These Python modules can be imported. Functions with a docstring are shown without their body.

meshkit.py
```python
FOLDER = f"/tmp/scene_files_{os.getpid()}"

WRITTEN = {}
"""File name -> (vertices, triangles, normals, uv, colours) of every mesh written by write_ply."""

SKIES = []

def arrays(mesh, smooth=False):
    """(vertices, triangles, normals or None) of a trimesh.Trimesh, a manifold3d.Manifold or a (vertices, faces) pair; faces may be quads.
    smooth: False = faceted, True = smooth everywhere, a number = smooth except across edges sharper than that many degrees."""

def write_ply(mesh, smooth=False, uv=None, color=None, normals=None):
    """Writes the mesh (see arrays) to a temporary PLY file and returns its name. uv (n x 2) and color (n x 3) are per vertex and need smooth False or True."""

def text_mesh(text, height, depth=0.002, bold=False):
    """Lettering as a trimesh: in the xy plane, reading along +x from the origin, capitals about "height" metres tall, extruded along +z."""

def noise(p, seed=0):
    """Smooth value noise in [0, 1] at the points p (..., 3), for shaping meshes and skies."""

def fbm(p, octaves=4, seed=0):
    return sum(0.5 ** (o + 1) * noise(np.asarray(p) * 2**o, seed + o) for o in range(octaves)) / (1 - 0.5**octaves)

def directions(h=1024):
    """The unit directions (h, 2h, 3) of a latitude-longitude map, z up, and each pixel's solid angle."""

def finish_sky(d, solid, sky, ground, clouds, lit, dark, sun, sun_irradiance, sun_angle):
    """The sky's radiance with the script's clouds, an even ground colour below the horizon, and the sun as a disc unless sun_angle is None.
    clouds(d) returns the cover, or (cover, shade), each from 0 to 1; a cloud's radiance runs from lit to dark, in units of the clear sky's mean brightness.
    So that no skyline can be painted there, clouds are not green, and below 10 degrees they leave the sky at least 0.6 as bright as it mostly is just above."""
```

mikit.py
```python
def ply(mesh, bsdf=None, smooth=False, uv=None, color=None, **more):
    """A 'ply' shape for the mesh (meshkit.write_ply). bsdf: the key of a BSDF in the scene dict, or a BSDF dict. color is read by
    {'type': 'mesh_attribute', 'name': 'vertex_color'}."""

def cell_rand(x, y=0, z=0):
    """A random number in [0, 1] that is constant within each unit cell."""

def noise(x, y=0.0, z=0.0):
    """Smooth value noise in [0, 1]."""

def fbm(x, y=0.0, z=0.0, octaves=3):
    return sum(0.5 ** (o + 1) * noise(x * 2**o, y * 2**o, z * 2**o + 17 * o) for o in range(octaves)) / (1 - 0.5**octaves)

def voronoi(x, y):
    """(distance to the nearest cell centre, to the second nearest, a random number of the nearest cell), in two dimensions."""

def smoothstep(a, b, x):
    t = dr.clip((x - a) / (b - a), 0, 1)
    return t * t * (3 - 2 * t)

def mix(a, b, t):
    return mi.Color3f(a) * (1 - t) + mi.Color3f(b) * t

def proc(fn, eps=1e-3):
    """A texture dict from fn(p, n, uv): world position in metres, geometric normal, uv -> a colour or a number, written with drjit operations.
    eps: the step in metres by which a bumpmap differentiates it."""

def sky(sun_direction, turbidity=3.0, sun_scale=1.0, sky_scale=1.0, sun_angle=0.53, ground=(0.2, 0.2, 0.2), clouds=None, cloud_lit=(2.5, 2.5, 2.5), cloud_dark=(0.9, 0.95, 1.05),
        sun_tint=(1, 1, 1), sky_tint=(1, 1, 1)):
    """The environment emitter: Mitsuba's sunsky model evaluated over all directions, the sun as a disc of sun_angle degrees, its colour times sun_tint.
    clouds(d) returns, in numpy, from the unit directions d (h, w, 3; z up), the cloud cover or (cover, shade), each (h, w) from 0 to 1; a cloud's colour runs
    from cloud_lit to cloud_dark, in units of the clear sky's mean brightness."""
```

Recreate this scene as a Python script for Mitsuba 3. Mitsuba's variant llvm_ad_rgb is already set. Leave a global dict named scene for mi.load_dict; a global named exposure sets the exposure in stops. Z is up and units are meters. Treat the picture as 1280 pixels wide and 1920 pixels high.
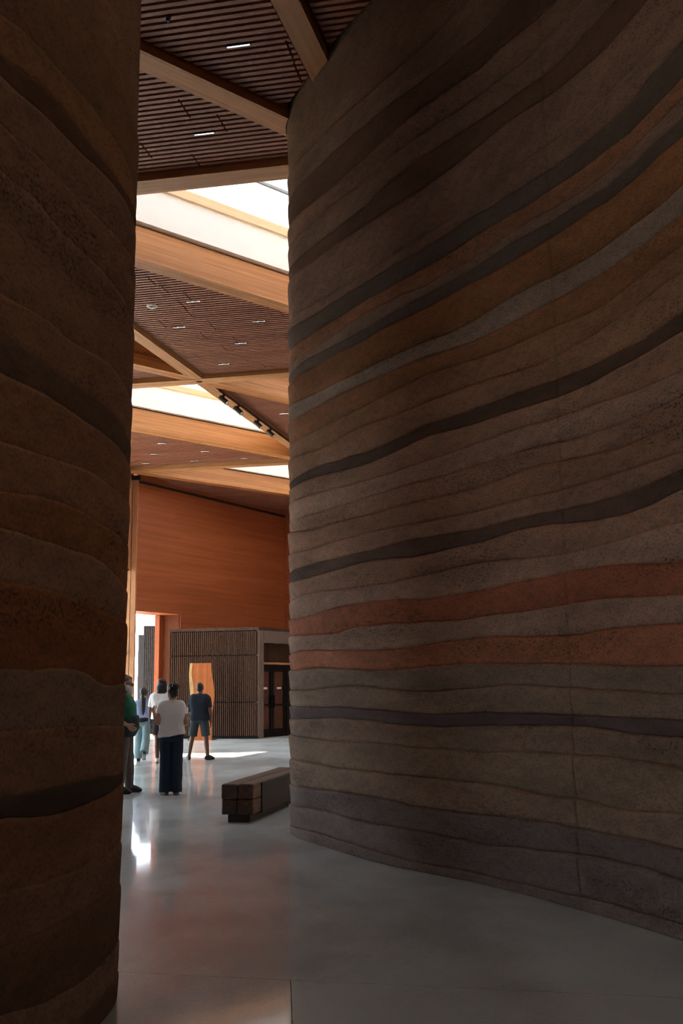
import math, random
import numpy as np, trimesh, manifold3d as m3, shapely
import shapely.geometry as sg
import shapely.ops as so
import drjit as dr
import mitsuba as mi
import mikit, meshkit
from mikit import noise, fbm, smoothstep, mix
from scipy.interpolate import CubicSpline

T = mi.ScalarTransform4f
scene, labels = {}, {}
exposure = 4.95
SPOT = 0.12       # beams of unseen passage lamps, placed to light the walls and floor
LAMP = 0.07      # brightness of the ceiling lamps

# ------------------------------------------------------------------ camera, sky, sun
EYE = np.array([0.0, 0.0, 1.6])
PITCH, ROLL, FOCAL = math.atan(328 / 1950.0), math.radians(0.61), 1950.0
FWD = np.array([0, math.cos(PITCH), math.sin(PITCH)])
UP0, RT0 = np.array([0, -math.sin(PITCH), math.cos(PITCH)]), np.array([1.0, 0, 0])
UP = math.cos(ROLL) * UP0 + math.sin(ROLL) * RT0
RT = math.cos(ROLL) * RT0 - math.sin(ROLL) * UP0
scene['camera'] = {'type': 'perspective', 'fov': math.degrees(2 * math.atan(640 / FOCAL)), 'fov_axis': 'x', 'near_clip': 0.05, 'far_clip': 2000.0,
                   'to_world': T().look_at(origin=EYE.tolist(), target=(EYE + FWD).tolist(), up=UP.tolist())}
SUN = np.array([-0.87, 0.493, 1.0]) / math.sqrt(2)
scene['sky'] = mikit.sky(SUN, turbidity=3.0, sun_scale=1.0, sky_scale=1.0, ground=(0.3, 0.3, 0.3),
                         clouds=lambda d: (0.72 + 0.28 * meshkit.fbm(d * [5, 5, 9], 4, 3), 0.6 * meshkit.fbm(d * [4, 4, 8] + 9, 3, 5)), cloud_lit=(2.2, 2.6, 2.95), cloud_dark=(1.3, 1.33, 1.36))


def in_frame(pts):
    """Which points fall inside the picture: only used to decide which slats are built one by one."""
    d = np.asarray(pts, float) - EYE
    z = d @ FWD
    x, y = 640 + FOCAL * (d @ RT) / z, 960 - FOCAL * (d @ UP) / z
    return (z > 0) & (x > 225) & (x < 800) & (y > -20) & (y < 1000)


# ------------------------------------------------------------------ helpers
def put(key, mesh, bsdf, smooth=False, **kw):
    scene[key] = mikit.ply(mesh, bsdf, smooth=smooth, **kw)
    return key


def tag(key, label, cat, group=None, kind=None):
    labels[key] = {'label': label, 'category': cat}
    if group: labels[key]['group'] = group
    if kind: labels[key]['kind'] = kind
    return key


counts = {}
def num(name):
    """name, then name_001, name_002 ..."""
    n = counts.get(name, 0)
    counts[name] = n + 1
    return name if n == 0 else f'{name}_{n:03d}'


def join(ms):
    return trimesh.util.concatenate([m for m in ms if m is not None])


def box(lo, hi):
    lo, hi = np.array(lo, float), np.array(hi, float)
    m = trimesh.creation.box(extents=hi - lo)
    m.apply_translation((lo + hi) / 2)
    return m


def prism(poly, z0, z1):
    """A plan polygon (or several) extruded from z0 to z1."""
    geoms = [g for g in getattr(poly, 'geoms', [poly]) if g.geom_type == 'Polygon' and g.area > 1e-5]
    out = []
    for g in geoms:
        m = trimesh.creation.extrude_polygon(g, z1 - z0, engine='earcut')
        m.apply_translation([0, 0, z0])
        out.append(m)
    return join(out) if out else None


def frame(mesh, origin, xdir, ydir=None):
    """Local mesh (x along xdir in plan, y to its left, z up) put at a plan point."""
    x = np.array([xdir[0], xdir[1], 0.0]); x /= np.linalg.norm(x)
    y = np.array([-x[1], x[0], 0])
    M = np.eye(4); M[:3, 0], M[:3, 1], M[:3, 2] = x, y, [0, 0, 1]
    M[:3, 3] = [origin[0], origin[1], origin[2] if len(origin) > 2 else 0]
    m = mesh.copy(); m.apply_transform(M)
    return m


def bevel_box(lo, hi, c=0.01):
    """A box with chamfered edges: hull of three slightly smaller boxes."""
    lo, hi = np.array(lo, float), np.array(hi, float)
    pts = []
    for k in range(3):
        a, b = lo + c, hi - c
        a[k], b[k] = lo[k], hi[k]
        pts += [[x, y, z] for x in (a[0], b[0]) for y in (a[1], b[1]) for z in (a[2], b[2])]
    return trimesh.convex.convex_hull(np.array(pts))


# ------------------------------------------------------------------ materials
def rgb(*c):
    return {'type': 'rgb', 'value': list(c)}


def plain(key, color, rough=0.6, **kw):
    scene[key] = {'type': 'twosided', 'bsdf': {'type': 'principled', 'base_color': rgb(*color), 'roughness': rough, **kw}}


def wood(key, along, dark, light, rough=0.45, scale=1.0, spec=0.4, board=0.0):
    """Straight-grained timber, the grain running along a world direction."""
    a = np.array(along, float); a /= np.linalg.norm(a)
    b = np.cross(a, [0, 0, 1.0]); b = b / np.linalg.norm(b) if np.linalg.norm(b) > 0.1 else np.array([1.0, 0, 0])
    c = np.cross(a, b)

    def fn(p, n, uv):
        u = p.x * a[0] + p.y * a[1] + p.z * a[2]
        v = p.x * b[0] + p.y * b[1] + p.z * b[2]
        w = p.x * c[0] + p.y * c[1] + p.z * c[2]
        g = 0.6 * fbm(u * 0.9 * scale, v * 26 * scale, w * 26 * scale) + 0.4 * noise(u * 0.25 * scale, v * 4 * scale, w * 4 * scale)
        if board:
            g = 0.85 * g + 0.15 * mikit.cell_rand(u / 3.1 + mikit.cell_rand(w / board) * 7, w / board, v / 0.4)
        return mix(dark, light, smoothstep(0.25, 0.8, g))
    scene[key] = {'type': 'twosided', 'bsdf': {'type': 'principled', 'base_color': mikit.proc(fn), 'roughness': rough, 'specular': spec}}

FDIR, HDIR = np.array([2.310, 8.764]), np.array([5.880, -1.182])     # the roof's triangular lattice: two edge vectors, the third is their sum
V0 = np.array([-7.828, 5.363])
f_unit, h_unit = FDIR / np.linalg.norm(FDIR), HDIR / np.linalg.norm(HDIR)
d_unit = (FDIR + HDIR) / np.linalg.norm(FDIR + HDIR)
v3 = lambda d: (d[0], d[1], 0.0)
plain('white_paint', (0.86, 0.85, 0.82), 0.7)
plain('black_felt', (0.012, 0.010, 0.009), 0.9)
plain('black_metal', (0.02, 0.02, 0.022), 0.35, metallic=0.0, specular=0.5)
plain('dark_steel', (0.018, 0.021, 0.025), 0.6, specular=0.3)
plain('plinth_grey', (0.10, 0.10, 0.10), 0.8, specular=0.2)
plain('grey_metal', (0.30, 0.30, 0.30), 0.4, metallic=0.6)
plain('pale_plastic', (0.75, 0.74, 0.70), 0.4)
plain('pier_concrete', (0.185, 0.140, 0.115), 0.8)
plain('ground_concrete', (0.27, 0.27, 0.25), 0.9)
plain('hall_plaster', (0.34, 0.24, 0.17), 0.8)
plain('pale_plaster', (0.74, 0.72, 0.69), 0.8)
plain('door_backing', (0.04, 0.021, 0.015), 0.8)
plain('black_paint', (0.010, 0.009, 0.009), 0.75, specular=0.15)
wood('timber_f', v3(f_unit), (0.36, 0.17, 0.07), (0.56, 0.29, 0.13))
wood('timber_h', v3(h_unit), (0.36, 0.17, 0.07), (0.56, 0.29, 0.13))
wood('timber_d', v3(d_unit), (0.37, 0.145, 0.048), (0.57, 0.27, 0.10))
wood('slat_wood', v3(h_unit), (0.24, 0.096, 0.060), (0.36, 0.155, 0.10))
wood('wall_wood', (0.51, 0.86, 0), (0.34, 0.098, 0.036), (0.44, 0.142, 0.058), rough=0.5, scale=0.5, board=0.14)
wood('jamb_wood', (0, 0, 1), (0.085, 0.026, 0.012), (0.13, 0.04, 0.018), rough=0.8, spec=0.15)
wood('jamb_light', (0, 0, 1), (0.26, 0.07, 0.026), (0.36, 0.105, 0.042), rough=0.7, spec=0.2)
wood('post_wood', (0, 0, 1), (0.42, 0.20, 0.10), (0.58, 0.32, 0.17))
wood('rib_wood', (0, 0, 1), (0.066, 0.034, 0.021), (0.112, 0.058, 0.036), rough=0.7, spec=0.25)
wood('curb_wood', v3(d_unit), (0.72, 0.50, 0.27), (0.84, 0.64, 0.40))
plain('blue_black_steel', (0.022, 0.027, 0.034), 0.6)
wood('slab_wood', (0.05, 0, 1), (0.42, 0.115, 0.03), (0.60, 0.205, 0.065), scale=0.6)
wood('slab_sapwood', (0.05, 0, 1), (0.62, 0.42, 0.18), (0.80, 0.58, 0.30))
wood('bench_wood', v3(f_unit), (0.085, 0.050, 0.032), (0.19, 0.115, 0.075), rough=0.6, scale=0.7)
scene['glass'] = {'type': 'thindielectric', 'int_ior': 1.5}
scene['skylight_glass'] = {'type': 'thindielectric', 'int_ior': 1.5, 'specular_transmittance': rgb(0.31, 0.31, 0.305)}
scene['lamp_face'] = {'type': 'twosided', 'bsdf': {'type': 'diffuse', 'reflectance': rgb(0.8, 0.8, 0.8)}}


def concrete(p, n, uv):
    a = fbm(p.x * 0.55 + 3, p.y * 0.55, 1.0, 4)
    b = fbm(p.x * 2.3 + 1.7 * a, p.y * 1.1, 5.0, 4)
    c = noise(p.x * 90, p.y * 90, 2.0)
    t = 0.5 * a + 0.4 * b + 0.1 * c
    return mix((0.36, 0.395, 0.395), (0.56, 0.635, 0.65), smoothstep(0.28, 0.74, t))


def polish(p, n, uv):
    return 0.03 + 0.045 * fbm(p.x * 0.9, p.y * 0.9, 7.0, 3)


scene['floor_concrete'] = {'type': 'twosided', 'bsdf': {'type': 'blendbsdf', 'weight': 0.4,
    'sharp': {'type': 'principled', 'base_color': mikit.proc(concrete), 'roughness': mikit.proc(polish), 'specular': 0.75},
    'hazy': {'type': 'principled', 'base_color': mikit.proc(concrete), 'roughness': 0.24, 'specular': 0.75}}}


def grit(p, n, uv):
    g = fbm(p.x * 22, p.y * 22, p.z * 22, 3) + 0.5 * noise(p.x * 120, p.y * 120, p.z * 120)
    pit = smoothstep(0.62, 0.74, noise(p.x * 62, p.y * 62, p.z * 70)) * smoothstep(0.54, 0.72, fbm(p.x * 0.9 + 4, p.y * 0.9, p.z * 4.2, 2))
    return g * 0.5 - pit * 0.9


def speckle(p, n, uv):
    fine = noise(p.x * 75, p.y * 75, p.z * 75)
    mid = fbm(p.x * 17, p.y * 17, p.z * 24, 2)
    coarse = smoothstep(0.54, 0.72, fbm(p.x * 0.9 + 4, p.y * 0.9, p.z * 4.2, 2))
    pit_shade = smoothstep(0.62, 0.74, noise(p.x * 62, p.y * 62, p.z * 70)) * coarse  # bump pits darkened in the colour too, in place of their shade
    return dr.clip(0.36 * smoothstep(0.35, 0.95, fine) + 0.14 * smoothstep(0.4, 0.8, mid) + 0.40 * pit_shade, 0, 0.9)


scene['earth'] = {'type': 'twosided', 'bsdf': {'type': 'bumpmap', 'arbitrary': mikit.proc(grit, eps=2e-3), 'scale': 0.010, 'bsdf': {'type': 'blendbsdf', 'weight': mikit.proc(speckle),
                  'fines': {'type': 'principled', 'base_color': {'type': 'mesh_attribute', 'name': 'vertex_color'}, 'roughness': 0.92, 'specular': 0.25},
                  'gravel_pit_shade': {'type': 'principled', 'base_color': rgb(0.07, 0.058, 0.05), 'roughness': 0.95, 'specular': 0.2}}}}  # dark grit, also the colour for the shade inside pits

# ------------------------------------------------------------------ rammed-earth walls
# the plan of each wall, from behind the camera round its nose and back
RIGHT_PLAN = [(2.7,-4),(2.95,-1),(3.02,1.5),(2.93,3.6),(2.6,5.5),(2.122,6.915),(1.594,8.03),(1.03,9.0),(.52,9.65),(-.03,10.6),(-.257,11.1),(-.44,11.5),(-.56,11.85),(-.60,12.15),(-.52,12.42),(-.3,12.58),(-.02,12.5),(.2,12.2),(.62,11.3),(1.2,10.1),(1.9,9.2),(2.5,8.3)]
LEFT_PLAN = [(-1.5,-4),(-1.6,-1),(-1.55,1.5),(-1.44,3.3),(-1.365,4.1),(-1.27,4.8),(-1.205,5.3),(-1.195,5.72),(-1.28,6.02),(-1.47,6.2),(-1.72,6.2),(-1.95,6.02),(-2.08,5.6),(-2.15,4.6),(-2.2,3)]
# heights in mm of the joints between the rammed layers, one row per joint, sampled along the wall
RIGHT_S0, RIGHT_DS = 10.445, 0.3
RIGHT_Z = [
    [96,96,96,101,106,97,80,80,70,80,75,71,74,84,99,111,114,117,119,114,100,86,86],
    [368,368,371,396,395,394,377,351,336,323,328,335,344,351,341,344,350,354,354,339,326,315,315],
    [563,563,566,574,565,571,578,574,565,550,545,545,554,577,586,588,582,570,557,546,541,536,536],
    [781,781,775,751,749,773,771,779,797,802,800,810,810,803,808,804,804,806,811,815,814,810,810],
    [1058,1058,1067,1089,1097,1094,1089,1084,1072,1058,1055,1054,1059,1071,1075,1077,1068,1059,1062,1067,1076,1086,1086],
    [1251,1251,1259,1260,1290,1304,1298,1289,1280,1272,1254,1244,1252,1264,1281,1292,1296,1293,1280,1267,1259,1252,1248],
    [1366,1366,1367,1371,1373,1373,1375,1377,1378,1378,1358,1353,1364,1374,1384,1395,1399,1399,1396,1392,1391,1390,1390],
    [1530,1530,1529,1546,1556,1574,1587,1596,1603,1587,1568,1551,1554,1569,1597,1609,1607,1601,1588,1571,1568,1568,1568],
    [1711,1711,1716,1724,1732,1747,1758,1767,1774,1781,1786,1773,1756,1748,1755,1767,1781,1794,1799,1804,1800,1795,1792],
    [1980,1980,1987,1985,1979,1961,1963,1977,1989,1994,1982,1971,1947,1935,1941,1954,1966,1977,1987,1993,1996,1975,1963],
    [2161,2161,2176,2194,2200,2197,2183,2184,2180,2172,2159,2156,2163,2179,2186,2172,2158,2148,2153,2160,2171,2183,2190],
    [2377,2377,2396,2422,2436,2434,2429,2421,2406,2386,2381,2370,2380,2405,2408,2406,2410,2399,2380,2367,2363,2369,2372],
    [2636,2636,2631,2605,2587,2579,2585,2599,2614,2626,2619,2593,2572,2560,2560,2571,2584,2597,2609,2605,2598,2577,2564],
    [2847,2847,2802,2779,2782,2805,2837,2842,2820,2804,2794,2775,2763,2788,2809,2798,2791,2787,2782,2777,2786,2797,2804],
    [2970,2970,2947,2920,2913,2914,2925,2932,2932,2923,2929,2924,2924,2910,2904,2903,2905,2910,2916,2918,2917,2916,2915],
    [3090,3090,3089,3079,3072,3072,3072,3082,3081,3074,3076,3074,3074,3080,3082,3084,3085,3085,3083,3091,3106,3120,3129],
    [3282,3281,3272,3250,3262,3287,3310,3319,3299,3285,3279,3274,3267,3260,3258,3267,3275,3281,3292,3313,3342,3379,3401],
    [3459,3458,3446,3430,3430,3439,3467,3473,3473,3466,3458,3452,3446,3442,3437,3442,3445,3448,3463,3479,3489,3499,3504],
    [3616,3617,3618,3626,3638,3643,3656,3670,3672,3662,3649,3637,3614,3598,3611,3624,3640,3664,3683,3694,3707,3722,3731],
    [3900,3886,3851,3830,3803,3803,3813,3827,3837,3844,3858,3855,3818,3788,3774,3785,3809,3837,3866,3876,3876,3886,3892],
    [4017,4000,3961,3957,3941,3945,3955,3974,3977,3976,3980,3967,3936,3904,3889,3903,3925,3958,3969,3970,3965,3967,3969],
    [4271,4276,4231,4196,4156,4144,4133,4155,4183,4197,4198,4178,4158,4159,4166,4180,4162,4146,4154,4194,4219,4243,4256],
    [4474,4456,4414,4359,4347,4372,4384,4389,4405,4425,4442,4443,4407,4380,4375,4372,4372,4375,4380,4395,4407,4415,4420],
    [4677,4664,4629,4606,4597,4588,4595,4588,4590,4593,4602,4611,4608,4601,4603,4615,4630,4647,4656,4651,4667,4695,4711],
    [4881,4839,4818,4790,4779,4783,4806,4807,4790,4762,4751,4760,4755,4742,4741,4752,4764,4781,4801,4825,4855,4894,4916],
    [5205,5187,5140,5115,5119,5110,5116,5120,5118,5134,5110,5088,5075,5070,5059,5056,5095,5106,5114,5135,5152,5164,5171],
    [5336,5306,5263,5229,5238,5242,5259,5277,5267,5246,5225,5207,5191,5177,5168,5163,5180,5207,5234,5259,5263,5268,5270],
    [5466,5429,5378,5338,5330,5345,5375,5383,5351,5345,5347,5301,5321,5320,5320,5324,5322,5323,5335,5346,5370,5395,5409],
    [5608,5554,5514,5512,5502,5509,5517,5530,5542,5528,5505,5478,5466,5453,5462,5465,5470,5492,5512,5523,5544,5572,5588],
    [5860,5798,5738,5707,5685,5674,5699,5718,5719,5731,5702,5682,5664,5646,5641,5657,5673,5690,5715,5749,5786,5838,5868],
    [6058,5999,5953,5933,5905,5907,5919,5917,5895,5848,5833,5804,5774,5753,5753,5764,5784,5811,5842,5875,5909,5947,5968],
    [6388,6388,6334,6300,6301,6311,6354,6378,6363,6348,6319,6279,6267,6263,6268,6285,6314,6339,6365,6396,6430,6465,6482],
    [6606,6606,6606,6585,6534,6518,6537,6562,6576,6605,6612,6604,6570,6527,6472,6466,6470,6495,6535,6556,6580,6609,6622],
    [6871,6871,6871,6871,6851,6822,6800,6820,6829,6837,6860,6845,6814,6769,6750,6753,6779,6795,6812,6840,6862,6877,6883],
    [7072,7072,7072,7072,7072,7073,7083,7097,7071,7103,7120,7104,7067,7022,6998,6990,6999,7029,7064,7096,7120,7140,7147],
    [7461,7461,7461,7461,7461,7461,7461,7465,7411,7426,7409,7380,7376,7366,7364,7384,7401,7420,7440,7461,7480,7484,7487],
    [7853,7853,7853,7853,7853,7853,7853,7853,7853,7845,7796,7733,7693,7667,7664,7687,7713,7740,7761,7779,7808,7845,7866],
]
LEFT_S0, LEFT_DS = 7.902, 0.2
LEFT_Z = [
    [113,113,113,113,113,113,114,114,117,121,121],
    [364,364,364,327,295,281,271,279,286,291,291],
    [612,612,610,593,582,581,584,582,578,574,574],
    [830,830,824,803,788,783,788,796,793,785,785],
    [1107,1107,1098,1074,1060,1060,1059,1067,1082,1097,1098],
    [1194,1194,1189,1178,1175,1176,1176,1174,1168,1162,1161],
    [1449,1449,1446,1441,1435,1430,1425,1419,1414,1409,1409],
    [1688,1688,1689,1691,1693,1689,1667,1619,1614,1626,1628],
    [2024,2024,2031,2038,2031,2021,2007,1987,1978,1971,1970],
    [2245,2245,2251,2247,2245,2245,2244,2225,2190,2149,2146],
    [2388,2388,2413,2437,2445,2445,2431,2422,2412,2401,2400],
    [2589,2591,2607,2625,2641,2656,2666,2651,2642,2637,2637],
    [2864,2869,2886,2900,2902,2898,2894,2888,2878,2850,2843],
    [3026,3033,3044,3038,3043,3049,3052,3054,3025,2982,2978],
    [3182,3195,3225,3246,3237,3255,3270,3278,3252,3228,3227],
    [3697,3719,3748,3727,3729,3734,3747,3739,3738,3679,3679],
    [3890,3914,3946,3967,3978,3981,4003,4026,4040,4030,4030],
    [4092,4133,4168,4193,4217,4240,4265,4286,4297,4273,4273],
    [4189,4238,4300,4327,4331,4324,4333,4341,4351,4365,4365],
    [4355,4423,4465,4485,4512,4536,4546,4546,4530,4489,4489],
    [4904,4904,4904,4904,4914,4945,4960,4949,4910,4864,4864],
]

TAN, TANB, GRAY, PALE = (.37,.265,.20), (.34,.235,.165), (.27,.255,.24), (.40,.31,.255)
DGRAY, DBROWN, COAL = (.125,.118,.115), (.14,.10,.078), (.088,.08,.076)
ORANGE, RED, OCHRE, RUST = (.42,.195,.11), (.37,.15,.085), (.30,.175,.095), (.32,.20,.13)
PURPLE, OLIVE, MOSS, LILAC = (.125,.098,.105), (.27,.215,.165), (.26,.225,.18), (.205,.18,.175)
RIGHT_COL = [LILAC, (.185,.165,.165), (.17,.148,.15), OLIVE, (.255,.21,.155), OLIVE, PURPLE, (.27,.225,.175), MOSS, ORANGE, PALE, RED, PALE, TAN, DBROWN, TAN,
             TANB, TAN, PALE, TAN, (.11,.078,.058), (.34,.235,.165), (.33,.22,.145), OCHRE, (.32,.30,.28), (.29,.165,.085), DGRAY, (.25,.21,.19), (.31,.19,.125), DGRAY,
             (.235,.19,.165), (.245,.195,.17), DBROWN, (.22,.18,.155), (.225,.175,.145), DBROWN, (.21,.175,.15), (.20,.165,.135)]
LEFT_COL = [(.14,.11,.09), (.23,.19,.16), (.16,.12,.09), (.22,.165,.13), (.24,.165,.115), COAL, (.25,.19,.145), (.25,.225,.20), (.28,.155,.09), (.33,.26,.21), (.32,.20,.125),
            (.34,.25,.185), (.33,.24,.175), (.17,.145,.125), (.31,.235,.18), (.27,.21,.165), (.255,.195,.155), (.26,.205,.165), DBROWN, (.28,.195,.13), (.23,.17,.12), (.25,.19,.14)]
LEVEL_TOP = 8.74
EARTH_TONE = np.array([1.36, 1.10, 0.94])


def plan_curve(pts, n=1500):
    pts = np.array(pts, float)
    t = np.r_[0, np.cumsum(np.hypot(*np.diff(pts, axis=0).T) ** .5)]
    q = CubicSpline(t, pts)(np.linspace(0, t[-1], n))
    return q, np.r_[0, np.cumsum(np.hypot(*np.diff(q, axis=0).T))]


def rammed_wall(wall, plan, rows, s0, ds, colors, s_fine, seams, side, seed, relief=1.0):
    q, s = plan_curve(plan)
    grid = np.unique(np.round(np.r_[np.arange(0, s_fine, 0.25), np.arange(s_fine, min(s[-1], s0 + ds * len(rows[0]) + 1.6), 0.05), np.arange(s_fine, s[-1], 0.3), s[-1],
                                    *[np.arange(a - 0.03, a + 0.031, 0.01) for a in seams]], 4))
    P = np.stack([np.interp(grid, s, q[:, 0]), np.interp(grid, s, q[:, 1])], 1)
    tan = np.gradient(P, axis=0); tan /= np.linalg.norm(tan, axis=1, keepdims=True)
    nrm = side * np.stack([-tan[:, 1], tan[:, 0]], 1)
    knots = s0 + ds * np.arange(len(rows[0]))
    edges = [np.zeros(len(grid))]
    for k, r in enumerate(rows):
        z = np.interp(grid, knots, np.array(r) / 1000.0)
        far = np.clip(np.maximum(knots[0] - grid, grid - knots[-1]) / 1.5, 0, 1)
        w = meshkit.fbm(np.stack([grid * 0.5, grid * 0 + k * 3.3, grid * 0], 1), 2, seed) - 0.5
        fine = meshkit.fbm(np.stack([grid * 2.6, grid * 0 + k * 7.7, grid * 0], 1), 3, seed + 5) - 0.5
        z = z + far * w * 0.16 + 0.022 * fine
        edges.append(np.maximum(z, edges[-1] + 0.03))
    edges.append(np.full(len(grid), LEVEL_TOP))
    tt = np.array([0, .025, .06, .14, .25, .4, .55, .68, .78, .86, .92, .965, 1.0])
    lip = np.array([-.15, 0, .25, .40, .50, .62, .75, .88, .97, 1.0, .92, .62, -.15])
    for k in range(len(edges) - 1):
        lo, hi = edges[k], edges[k + 1]
        Z = lo + (hi - lo) * tt[:, None]
        X = np.repeat(P[None], len(tt), 0); N = np.repeat(nrm[None], len(tt), 0)
        pts = np.concatenate([X, Z[..., None]], -1)
        rough = meshkit.fbm(pts * [4, 4, 7], 3, seed + 11) - 0.5
        amp = relief * (0.012 + 0.020 * np.clip((hi - lo) / 0.25, 0.3, 1.2) * (0.55 + 0.9 * meshkit.noise(np.stack([grid * 0.7, grid * 0 + k, grid * 0], 1), seed + 3)))
        d = lip[:, None] * amp + rough * 0.012 * min(1, relief * 1.3) * np.sin(np.pi * tt)[:, None]
        for a in seams: d = d - 0.004 * np.exp(-((grid - a) / 0.012) ** 2)
        pts[..., :2] += N * d[..., None]
        c = np.array(colors[k % len(colors)]) * EARTH_TONE
        m1 = meshkit.fbm(pts * [1.3, 1.3, 5], 4, seed + 21)[..., None] - 0.5
        m2 = meshkit.fbm(pts * [9, 9, 14], 3, seed + 31)[..., None] - 0.5
        col = c * (1 + 0.65 * m1 + 0.40 * m2)
        for a in seams: col = col * (1 - 0.12 * np.exp(-((grid - a) / 0.02) ** 2))[None, :, None]
        n_s, n_t = len(grid), len(tt)
        i = (np.arange(n_t - 1)[:, None] * n_s + np.arange(n_s - 1)).ravel()
        quad = np.stack([i, i + 1, i + 1 + n_s, i + n_s], 1)
        if side > 0: quad = quad[:, ::-1]
        put(f'{wall}__{num(wall + "__earth_layer")[len(wall) + 2:]}', (pts.reshape(-1, 3), quad), 'earth', smooth=True, color=np.clip(col, 0.01, 0.9).reshape(-1, 3))
    shut = shapely.Polygon(q).buffer(-0.06)
    put(wall + '__core', prism(shut, 0.02, LEVEL_TOP - 0.01), 'black_felt')
    return shapely.Polygon(q).buffer(0.05)


right_foot = rammed_wall('wall_right', RIGHT_PLAN, RIGHT_Z, RIGHT_S0, RIGHT_DS, RIGHT_COL, 9.6, (12.04,), 1, 1, 0.85)
left_foot = rammed_wall('wall_left', LEFT_PLAN, LEFT_Z, LEFT_S0, LEFT_DS, LEFT_COL, 6.0, (), -1, 2, 0.27)
tag('wall_right', 'sweeping rammed earth wall with rust, grey and tan bands on the right', 'wall', kind='structure')
tag('wall_left', 'dark rammed earth wall with rounded end close on the left', 'wall', kind='structure')

# ------------------------------------------------------------------ floor, ground, hall shell
A_FAR, E_FAR = np.array([-6.79, 34.04]), np.array([-2.27, 41.66])
g_dir = f_unit
G_END = A_FAR + np.array([-0.16, -0.2])
G_START = G_END - g_dir * 22.6
G_OPEN = 13.6      # the glazing starts this far along; solid timber before it
HALL = shapely.Polygon([tuple(G_START), (G_START[0], -9), (12, -9), (12, 33.3), tuple(E_FAR), tuple(A_FAR), tuple(G_END)])
put('ground', prism(shapely.Point(0, 20).buffer(260, 24), -0.3, -0.03), 'ground_concrete')
tag('ground', 'pale paved ground outside the hall', 'ground', kind='structure')
put('floor__bed', prism(HALL.buffer(0.02), -0.028, -0.006), 'black_felt')
tag('floor', 'polished concrete floor with saw-cut joints', 'floor', kind='structure')
corner = np.array([-0.31, 6.12])
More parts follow.
